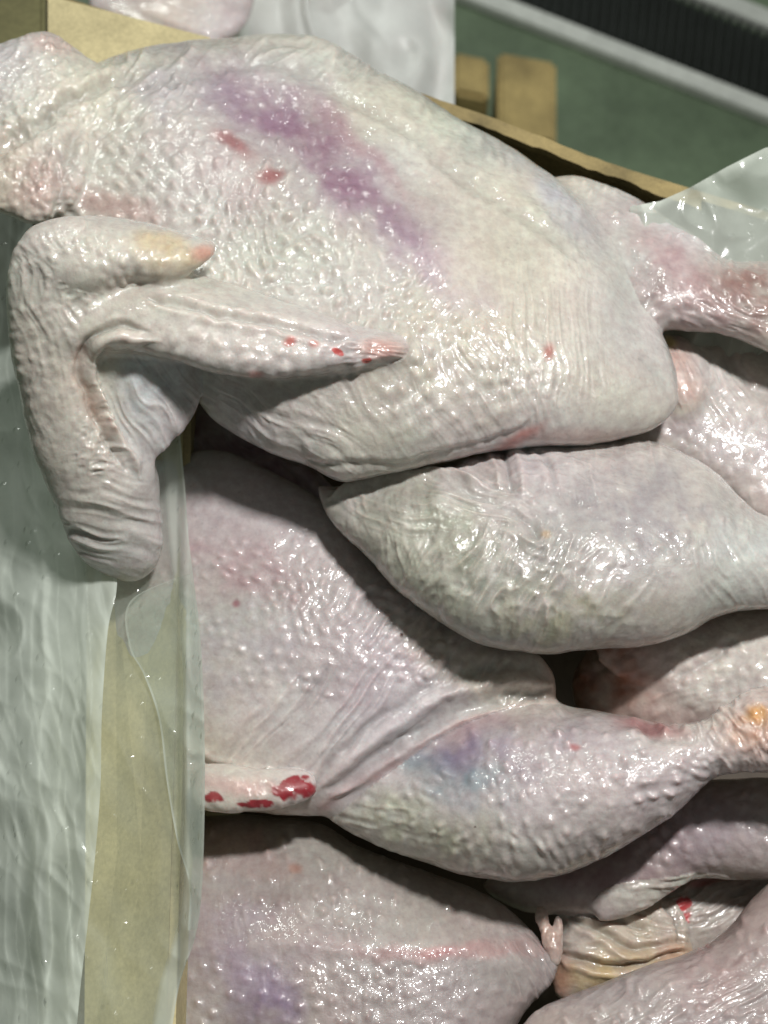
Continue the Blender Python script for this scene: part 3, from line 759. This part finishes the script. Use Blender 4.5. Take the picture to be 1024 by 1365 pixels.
B_cols = [
    ('leg', (620, 1000, 70, 30, 20), (.25, .20, .32), .8, 20), ('leg', (600, 1030, 75, 30, 30), (.22, .31, .36), .7, 20),
    ('leg', (640, 965, 70, 20, -10), (.42, .27, .30), .6, 10), ('leg', (720, 990, 110, 35, -5), (.47, .40, .47), .5, 20),
    ('leg', (560, 1100, 120, 45, 15), (.48, .50, .36), .55, 18), ('leg', (800, 1100, 120, 40, -25), (.54, .49, .47), .4, 18),
    ('leg', (1010, 970, 55, 50, 0), (.58, .36, .26), .7, 12), ('leg', (1010, 955, 20, 14, 10), (.66, .36, .12), .8, 6),
    ('leg', (768, 996, 8, 5, 0), (.5, .15, .15), .7, 2), ('leg', (634, 1102, 3, 3, 0), (.08, .03, .02), .9, 0),
    ('leg', (870, 965, 50, 12, 10), (.36, .12, .13), .7, 8),
    ('wingstub', (395, 1050, 32, 19, -10), (.30, .012, .025), .97, 12), ('wingstub', (345, 1071, 30, 9, 0), (.32, .015, .03), .95, 10),
    ('wingstub', (290, 1071, 22, 9, 0), (.30, .015, .025), .95, 10), ('wingstub', (320, 1048, 60, 14, 0), (.62, .40, .38), .6, 6),
    ('body', (310, 760, 100, 40, 20), (.46, .27, .31), .5, 24), ('body', (315, 805, 6, 6, 0), (.3, .06, .09), .8, 2),
    ('body', (300, 880, 110, 90, 0), (.54, .51, .56), .5, 30), ('body', (620, 880, 120, 30, 25), (.60, .55, .45), .5, 14),
    ('body', (260, 990, 60, 40, 0), (.60, .56, .48), .5, 20), ('body', (535, 848, 3, 3, 0), (.1, .03, .02), .9, 0),
    ('body', [(430, 1078), (520, 1018), (600, 975), (690, 950)], (.50, .26, .26), .6, 0, 8),
    ('body', (740, 905, 16, 40, 0), (.62, .48, .42), .6, 8),
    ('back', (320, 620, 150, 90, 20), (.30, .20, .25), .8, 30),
]
birdB = empty('raw_chicken', None, 'plucked raw chicken below the top one with bloody red wing stub and bluish bruised drumstick', 'chicken', GR)
make_body('body', [(b_body, 0), (b_back, 8), (b_leg, 16), (b_stub, 8)], B_feats, B_cols, base=(.60, .56, .545), g=4.0, mat=SKIN, parent=birdB, seed=11)

# --- bird C, bottom left
c_body = P_('body', [(120, 1120), (200, 1092), (270, 1086), (340, 1088), (420, 1097), (480, 1130), (560, 1160), (640, 1190), (690, 1225), (728, 1262), (748, 1284), (738, 1312), (705, 1345), (670, 1400), (600, 1500), (120, 1500)],
            [(250, 1250, -.058), (650, 1300, -.05), (400, 1400, -.055)], .55, 1.0)
C_feats = [
    ('bump', 'body', (380, 1170, 300, 80, 12), 26, 75, 1.15, 1.2, .45, .24),
    ('bump', 'body', (450, 1330, 300, 60, 5), 26, 80, 1.15, 1.1, .5, .22),
    ('wr', 'body', (450, 1250, 320, 140, 10), 85, 14, 60, .2),
    ('line', 'body', [(300, 1262), (450, 1262), (600, 1270), (720, 1288)], 16, 1.5),
    ('wr', 'body', (720, 1290, 50, 60, 0), 60, 8, 40, .8),
]
C_cols = [
    ('body', (570, 1272, 110, 12, 2), (.52, .26, .27), .5, 16), ('body', (680, 1270, 60, 12, 5), (.56, .33, .32), .35, 14), ('body', (575, 1270, 24, 8, 5), (.5, .16, .18), .5, 10),
    ('body', (340, 1320, 80, 45, 60), (.27, .20, .33), .7, 25), ('body', (300, 1270, 110, 60, 0), (.44, .37, .44), .55, 30),
    ('body', (320, 1130, 80, 30, 10), (.50, .36, .34), .5, 20), ('body', (395, 1155, 10, 8, 0), (.45, .22, .16), .6, 4),
    ('body', (560, 1220, 140, 50, 10), (.56, .52, .47), .4, 30),
]
birdC = empty('raw_chicken', None, 'plucked raw chicken lying breast up at the bottom left with a pink keel line', 'chicken', GR)
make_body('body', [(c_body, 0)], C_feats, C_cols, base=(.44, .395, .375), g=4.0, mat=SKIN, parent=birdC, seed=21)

# --- bird D, bottom right corner
d_body = P_('body', [(640, 1460), (690, 1380), (720, 1345), (780, 1318), (850, 1294), (920, 1270), (975, 1232), (1010, 1190), (1080, 1150), (1180, 1150), (1180, 1500), (700, 1500)],
            [(900, 1400, -.035)], .6)
birdD = empty('raw_chicken', None, 'pimpled plucked raw chicken cut off by the bottom right corner', 'chicken', GR)
make_body('body', [(d_body, 0)], [('bump', 'body', (900, 1350, 260, 150, -30), 28, -30, 1.0, 1.1, .8, .22), ('wr', 'body', (900, 1350, 200, 100, 0), -30, 14, 50, .6)],
          [('body', (960, 1290, 110, 60, -40), (.50, .33, .33), .5, 24), ('body', (850, 1340, 100, 40, -20), (.50, .46, .46), .5, 24)],
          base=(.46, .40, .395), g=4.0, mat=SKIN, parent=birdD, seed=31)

# --- bird E, right, between B's leg and D
e_leg = P_('leg', [(640, 1180), (700, 1150), (790, 1130), (860, 1090), (920, 1045), (980, 1040), (1100, 1050), (1100, 1160), (1000, 1165), (930, 1160), (885, 1180), (840, 1205), (780, 1215), (700, 1215)], [(720, 1190, -.06), (950, 1100, -.04)], .8)
e_rim = P_('skin_fold', [(830, 1150), (900, 1130), (980, 1140), (1080, 1140), (1080, 1165), (1000, 1168), (930, 1168), (890, 1190), (850, 1215), (800, 1225), (800, 1190)], [(850, 1190, -.045), (1000, 1150, -.04)], .6)
e_fat = P_('vent', [(742, 1225), (780, 1200), (840, 1190), (890, 1200), (914, 1225), (920, 1262), (915, 1285), (860, 1305), (790, 1325), (750, 1335), (735, 1312), (745, 1275)], [(830, 1260, -.065)], .7)
e_side = P_('side', [(880, 1190), (940, 1165), (1000, 1165), (1080, 1150), (1080, 1240), (980, 1260), (920, 1290), (890, 1260)], [(960, 1210, -.07)], .6)
e_tail = P_('tail', [(712, 1224), (714, 1210), (724, 1206), (731, 1214), (730, 1232), (738, 1244), (741, 1222), (747, 1220), (750, 1240), (748, 1268), (744, 1296), (734, 1284), (726, 1262), (720, 1240)], [(732, 1250, -.045)], 1.0)
birdE = empty('raw_chicken', None, 'purplish raw chicken with a yellow fatty vent, right of the bottom left bird', 'chicken', GR)
make_body('body', [(e_leg, 0), (e_fat, 10), (e_side, 10), (e_rim, 22), (e_tail, 5)],
          [('bump', 'leg', (940, 1100, 140, 60, 0), 22, 10, 1.0, 1.3, .6),
           ('line', 'vent', [(750, 1215), (800, 1240), (850, 1262), (915, 1255)], 5, -2.0, .5), ('line', 'vent', [(742, 1270), (800, 1285), (860, 1280), (918, 1268)], 6, -2.4, .6),
           ('line', 'vent', [(760, 1200), (820, 1225), (870, 1240)], 4, -1.4, .5), ('wr', 'vent', (830, 1260, 110, 70, 0), 10, 15, 50, .9),
           ('line', 'vent', [(885, 1205), (900, 1230), (905, 1262)], 4, -1.5, .4),
           ('wr', 'side', (960, 1200, 90, 50, -10), -20, 9, 40, 1.4), ('wr', 'skin_fold', (900, 1180, 120, 40, 0), -10, 10, 40, 1.0), ('wr', 'tail', (732, 1250, 30, 50, 0), 80, 8, 16, .8)],
          [('leg', (800, 1160, 130, 50, -10), (.30, .21, .23), .75, 20), ('leg', (940, 1100, 100, 50, 0), (.44, .38, .42), .6, 20),
           ('vent', (830, 1290, 110, 45, -5), (.62, .49, .27), .75, 12), ('vent', (830, 1230, 80, 30, 0), (.60, .55, .44), .7, 12), ('vent', (745, 1300, 20, 40, 0), (.45, .2, .14), .6, 6),
           ('vent', (900, 1270, 26, 20, 0), (.66, .42, .30), .6, 5),
           ('side', (915, 1215, 13, 24, 10), (.55, .05, .06), .92, 5), ('side', (950, 1170, 40, 9, -15), (.55, .16, .17), .7, 6), ('side', (990, 1165, 40, 16, 0), (.60, .36, .33), .6, 6),
           ('tail', (732, 1250, 30, 50, 0), (.60, .42, .34), .6, 5), ('skin_fold', (880, 1180, 100, 34, -15), (.62, .62, .56), .8, 8)],
          base=(.54, .48, .47), g=4.0, mat=SKIN, parent=birdE, seed=41, lumps=.7)

# --- bird F, pale, under the top bird's thigh at the right
f_body = P_('body', [(768, 885), (800, 850), (880, 850), (950, 828), (1020, 815), (1120, 810), (1120, 1010), (1010, 1000), (940, 985), (860, 990), (785, 960), (764, 920)], [(900, 910, -.018), (1020, 880, -.004)], .6)
f_lump = P_('lump', [(800, 845), (860, 850), (930, 835), (975, 835), (965, 870), (930, 885), (890, 892), (840, 900), (800, 880)], [(880, 870, -.006)], .6)
birdF = empty('raw_chicken', None, 'pale plucked raw chicken half shaded under the top bird drumstick at the right', 'chicken', GR)
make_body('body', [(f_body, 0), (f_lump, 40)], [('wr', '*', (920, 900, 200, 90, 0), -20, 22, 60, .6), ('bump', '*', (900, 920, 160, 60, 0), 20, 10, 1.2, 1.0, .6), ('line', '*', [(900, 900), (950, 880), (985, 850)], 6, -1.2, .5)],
          [('*', (810, 900, 80, 60, 0), (.30, .12, .07), .84, 14), ('*', (970, 890, 90, 60, 0), (.78, .76, .70), .84, 14), ('*', (900, 950, 80, 20, 0), (.5, .36, .35), .5, 10)],  # reddish brown left; pale patch puts the lit right side into the colour
          base=(.60, .54, .50), g=4.0, mat=SKIN, parent=birdF, seed=51)

# --- bird G, right edge, below the far leg
g_body = P_('body', [(830, 460), (890, 440), (940, 436), (1000, 450), (1100, 470), (1100, 720), (1020, 700), (970, 660), (900, 620), (820, 620), (800, 540)], [(960, 560, .0)], .55)
g_knob = P_('knob', [(872, 455), (892, 445), (918, 455), (935, 490), (930, 530), (905, 540), (885, 510)], [(905, 490, .016)], .8)
birdG = empty('raw_chicken', None, 'pale raw chicken at the right edge with a pink bony knob, under the top bird', 'chicken', GR)
make_body('body', [(g_body, 0), (g_knob, 36)], [('bump', '*', (960, 580, 120, 100, 0), 22, 30, 1.0, .8, .6), ('line', 'body', [(960, 470), (990, 510), (1040, 530)], 10, -1.5, .4), ('wr', '*', (920, 500, 80, 70, 0), 60, 12, 50, .9)],
          [('knob', (905, 500, 30, 50, -20), (.64, .42, .36), .6, 8), ('knob', (893, 455, 12, 9, 0), (.7, .62, .2), .7, 4), ('body', (870, 560, 60, 40, 0), (.42, .33, .35), .6, 14), ('body', (960, 600, 90, 70, 0), (.54, .49, .52), .6, 20)],
          base=(.60, .55, .54), g=4.0, mat=SKIN_SMOOTH, parent=birdG, seed=61)

# ------------------------------------------------------------------ plastic liner
def sheet(name, x0f, x1f, ya, yb, hf, nx, ny, mat, milk, parent=None):
    """film between left edge x0f(y) and right edge x1f(y)"""
    Y = np.linspace(ya, yb, ny); U = np.linspace(0, 1, nx)
    yy, uu = np.meshgrid(Y, U, indexing='ij')
    a = np.interp(yy, *x0f) if not callable(x0f) else x0f(yy); b = np.interp(yy, *x1f) if not callable(x1f) else x1f(yy)
    xx = a+(b-a)*uu
    h = hf(xx, yy, uu); P = at(xx, yy, h).reshape(-1, 3)
    idx = np.arange(nx*ny).reshape(ny, nx)
    q = np.stack([idx[:-1, :-1], idx[1:, :-1], idx[1:, 1:], idx[:-1, 1:]], -1).reshape(-1, 4)
    me = mesh_np(name, P, q)
    fa = me.attributes.new('milk', 'FLOAT', 'POINT'); fa.data.foreach_set('value', np.clip(milk(xx, yy, uu), 0, 1).astype(np.float32).ravel())
    me.materials.append(mat); o = bpy.data.objects.new(name, me); C.objects.link(o)
    if parent: o.parent = parent
    return o
def ridged(x, y, s, ang, st_, seed):
    a = math.radians(ang); u = (x*math.cos(a)+y*math.sin(a))/st_; v = (-x*math.sin(a)+y*math.cos(a))/s
    u = u+.5*vnoise(x/90, y/90, x*0, seed+3); v = v+.6*vnoise(x/70, y/70, x*0, seed+4)
    return 1-2*np.abs(vnoise(u, v, x*0+.5, seed))
def E(pts):
    p = np.array(pts, float); return (p[:, 0], p[:, 1])
def fx(pts):     # (y,x) pairs
    S = open_spline(pts, 10); o = np.argsort(S[:, 0]); S = S[o]
    return lambda y: np.interp(y, S[:, 0], S[:, 1])
ln = empty('plastic_liner', None, 'wet milky plastic liner folded over the left edge of the box', 'plastic liner')
def h_in(x, y, u):
    base = .008+.012*sstep(245, 285, x)-.022*np.clip((245-x)/150, 0, 1.5)
    return base+.0022*ridged(x, y, 70, 78, 300, 5)+.0010*ridged(x, y, 40, 55, 120, 6)+.006*sstep(235, 250, x)
right_edge = fx([(540, 236), (640, 246), (720, 252), (860, 268), (1000, 273), (1120, 272), (1200, 268), (1250, 260), (1310, 240), (1380, 228), (1460, 215)])
sheet('inner_layer', lambda y: 60+0*y, right_edge, 540, 1460, h_in, 110, 400, FILM,
      lambda x, y, u: .16+.10*np.clip(ridged(x, y, 60, 70, 120, 8), 0, 1)+.34*sstep(-30, -20, x-right_edge(y))+.3*sstep(-4, -1, x-right_edge(y))*(.75+.4*n2(x, y, 1/60, 2)), ln)
fold_edge = fx([(760, 262), (800, 175), (860, 172), (900, 192), (960, 212), (1040, 222), (1120, 236), (1180, 252), (1250, 250)])
sheet('folded_layer', fold_edge, lambda y: right_edge(y)-3, 765, 1240, lambda x, y, u: h_in(x, y, u)+.0035+.0015*n2(x, y, 1/40, 4), 50, 160, FILM,
      lambda x, y, u: .12+.35*sstep(4, 1, x-fold_edge(y))+.12*np.clip(ridged(x, y, 40, 60, 90, 28), 0, 1), ln)
mid_edge = fx([(260, 40), (420, 60), (620, 120), (700, 150), (780, 156), (840, 144), (950, 136), (1050, 134), (1150, 126), (1250, 115), (1340, 105), (1460, 96)])
def h_out(x, y, u):
    base = .006-.05*np.clip((150-x)/220, 0, 2)**1.3-.02*sstep(500, 300, y)
    return base+.0045*ridged(x, y, 95, 88, 900, 15)+.0008*ridged(x, y, 24, 87, 420, 16)+.0006*ridged(x, y, 30, 40, 60, 17)+.0004*ridged(x, y, 13, 70, 40, 47)
sheet('outer_layer', lambda y: -180+0*y, mid_edge, 240, 1460, h_out, 170, 500, FILM,
      lambda x, y, u: .60+.16*np.clip(ridged(x, y, 50, 84, 250, 18), -.6, 1)+.35*np.clip(ridged(x, y, 34, 88, 520, 19), 0, 1)**5+.2*np.clip(ridged(x, y, 13, 86, 260, 29), 0, 1)**4+.12*sstep(-10, -2, x-mid_edge(y))+.12*sstep(40, -20, x)-.35*sstep(620, 420, y), ln)

# liner standing up in the right rear corner
lr = empty('plastic_liner', None, 'translucent white plastic liner peak rising at the right behind the top bird leg', 'plastic liner')
topf = lambda x: np.interp(x, [700, 880, 920, 970, 1020, 1060, 1200], [300, 268, 250, 222, 197, 190, 180])
def sheet_c(name, x0, x1, nx, ny, y_top, y_bot, hf, mat, milk, parent):
    U = np.linspace(x0, x1, nx); Vv = np.linspace(0, 1, ny)
    xx, vv = np.meshgrid(U, Vv, indexing='ij'); yy = y_top(xx)+(y_bot(xx)-y_top(xx))*vv
    P = at(xx, yy, hf(xx, yy, vv)).reshape(-1, 3); idx = np.arange(nx*ny).reshape(nx, ny)
    q = np.stack([idx[:-1, :-1], idx[:-1, 1:], idx[1:, 1:], idx[1:, :-1]], -1).reshape(-1, 4)
    me = mesh_np(name, P, q)
    fa = me.attributes.new('milk', 'FLOAT', 'POINT'); fa.data.foreach_set('value', np.clip(milk(xx, yy, vv), 0, 1).astype(np.float32).ravel())
    me.materials.append(mat); o = bpy.data.objects.new(name, me); C.objects.link(o); o.parent = parent; return o
sheet_c('film', 840, 1200, 120, 90, topf, lambda x: 480+0*x,
        lambda x, y, v: .035-.03*v+.006*ridged(x, y, 60, 60, 200, 25)+.002*ridged(x, y, 25, 110, 80, 26), FILM,
        lambda x, y, v: .34+.25*np.clip(ridged(x, y, 70, 120, 200, 27), -.4, 1)+.25*sstep(.06, 0, v), lr)

# bagged pile behind the box, out of focus
bp_ = empty('plastic_bag', None, 'blurred white plastic bag of chicken in the background behind the box', 'bag')
sheet_c('film', 130, 606, 160, 80, lambda x: -150+0*x, lambda x: 175+0*x,
        lambda x, y, v: -.13+.012*ridged(x, y, 60, 90, 900, 35)+.003*ridged(x, y, 40, 85, 300, 36)-.03*v, FILM_BAG,
        lambda x, y, v: .62+.3*ridged(x, y, 50, 90, 400, 37), bp_)
h1 = P_('meat', [(150, -120), (260, -120), (330, -60), (335, 20), (290, 60), (200, 70), (130, 40), (120, -50)], [(230, -20, -.10)], .7)
birdH = empty('raw_chicken', None, 'blurred pinkish raw chicken at the top edge, outside the box', 'chicken')
make_body('body', [(h1, 0)], [('wr', '*', (230, -20, 120, 100, 0), 20, 26, 80, 2.0)], [], base=(.66, .60, .60), g=8.0, mat=SKIN_SMOOTH, parent=birdH, seed=71)
h2 = P_('meat', [(330, -120), (460, -130), (590, -110), (598, 20), (590, 150), (480, 170), (380, 140), (330, 40)], [(460, 10, -.20)], .3)
o = make_body('contents', [(h2, 0)], [], [('*', (400, 20, 60, 90, 0), (.55, .36, .34), .6, 20), ('*', (500, 90, 50, 70, 0), (.5, .34, .34), .5, 20)], base=(.60, .55, .54), g=8.0, mat=SKIN_SMOOTH, parent=bp_, seed=81)
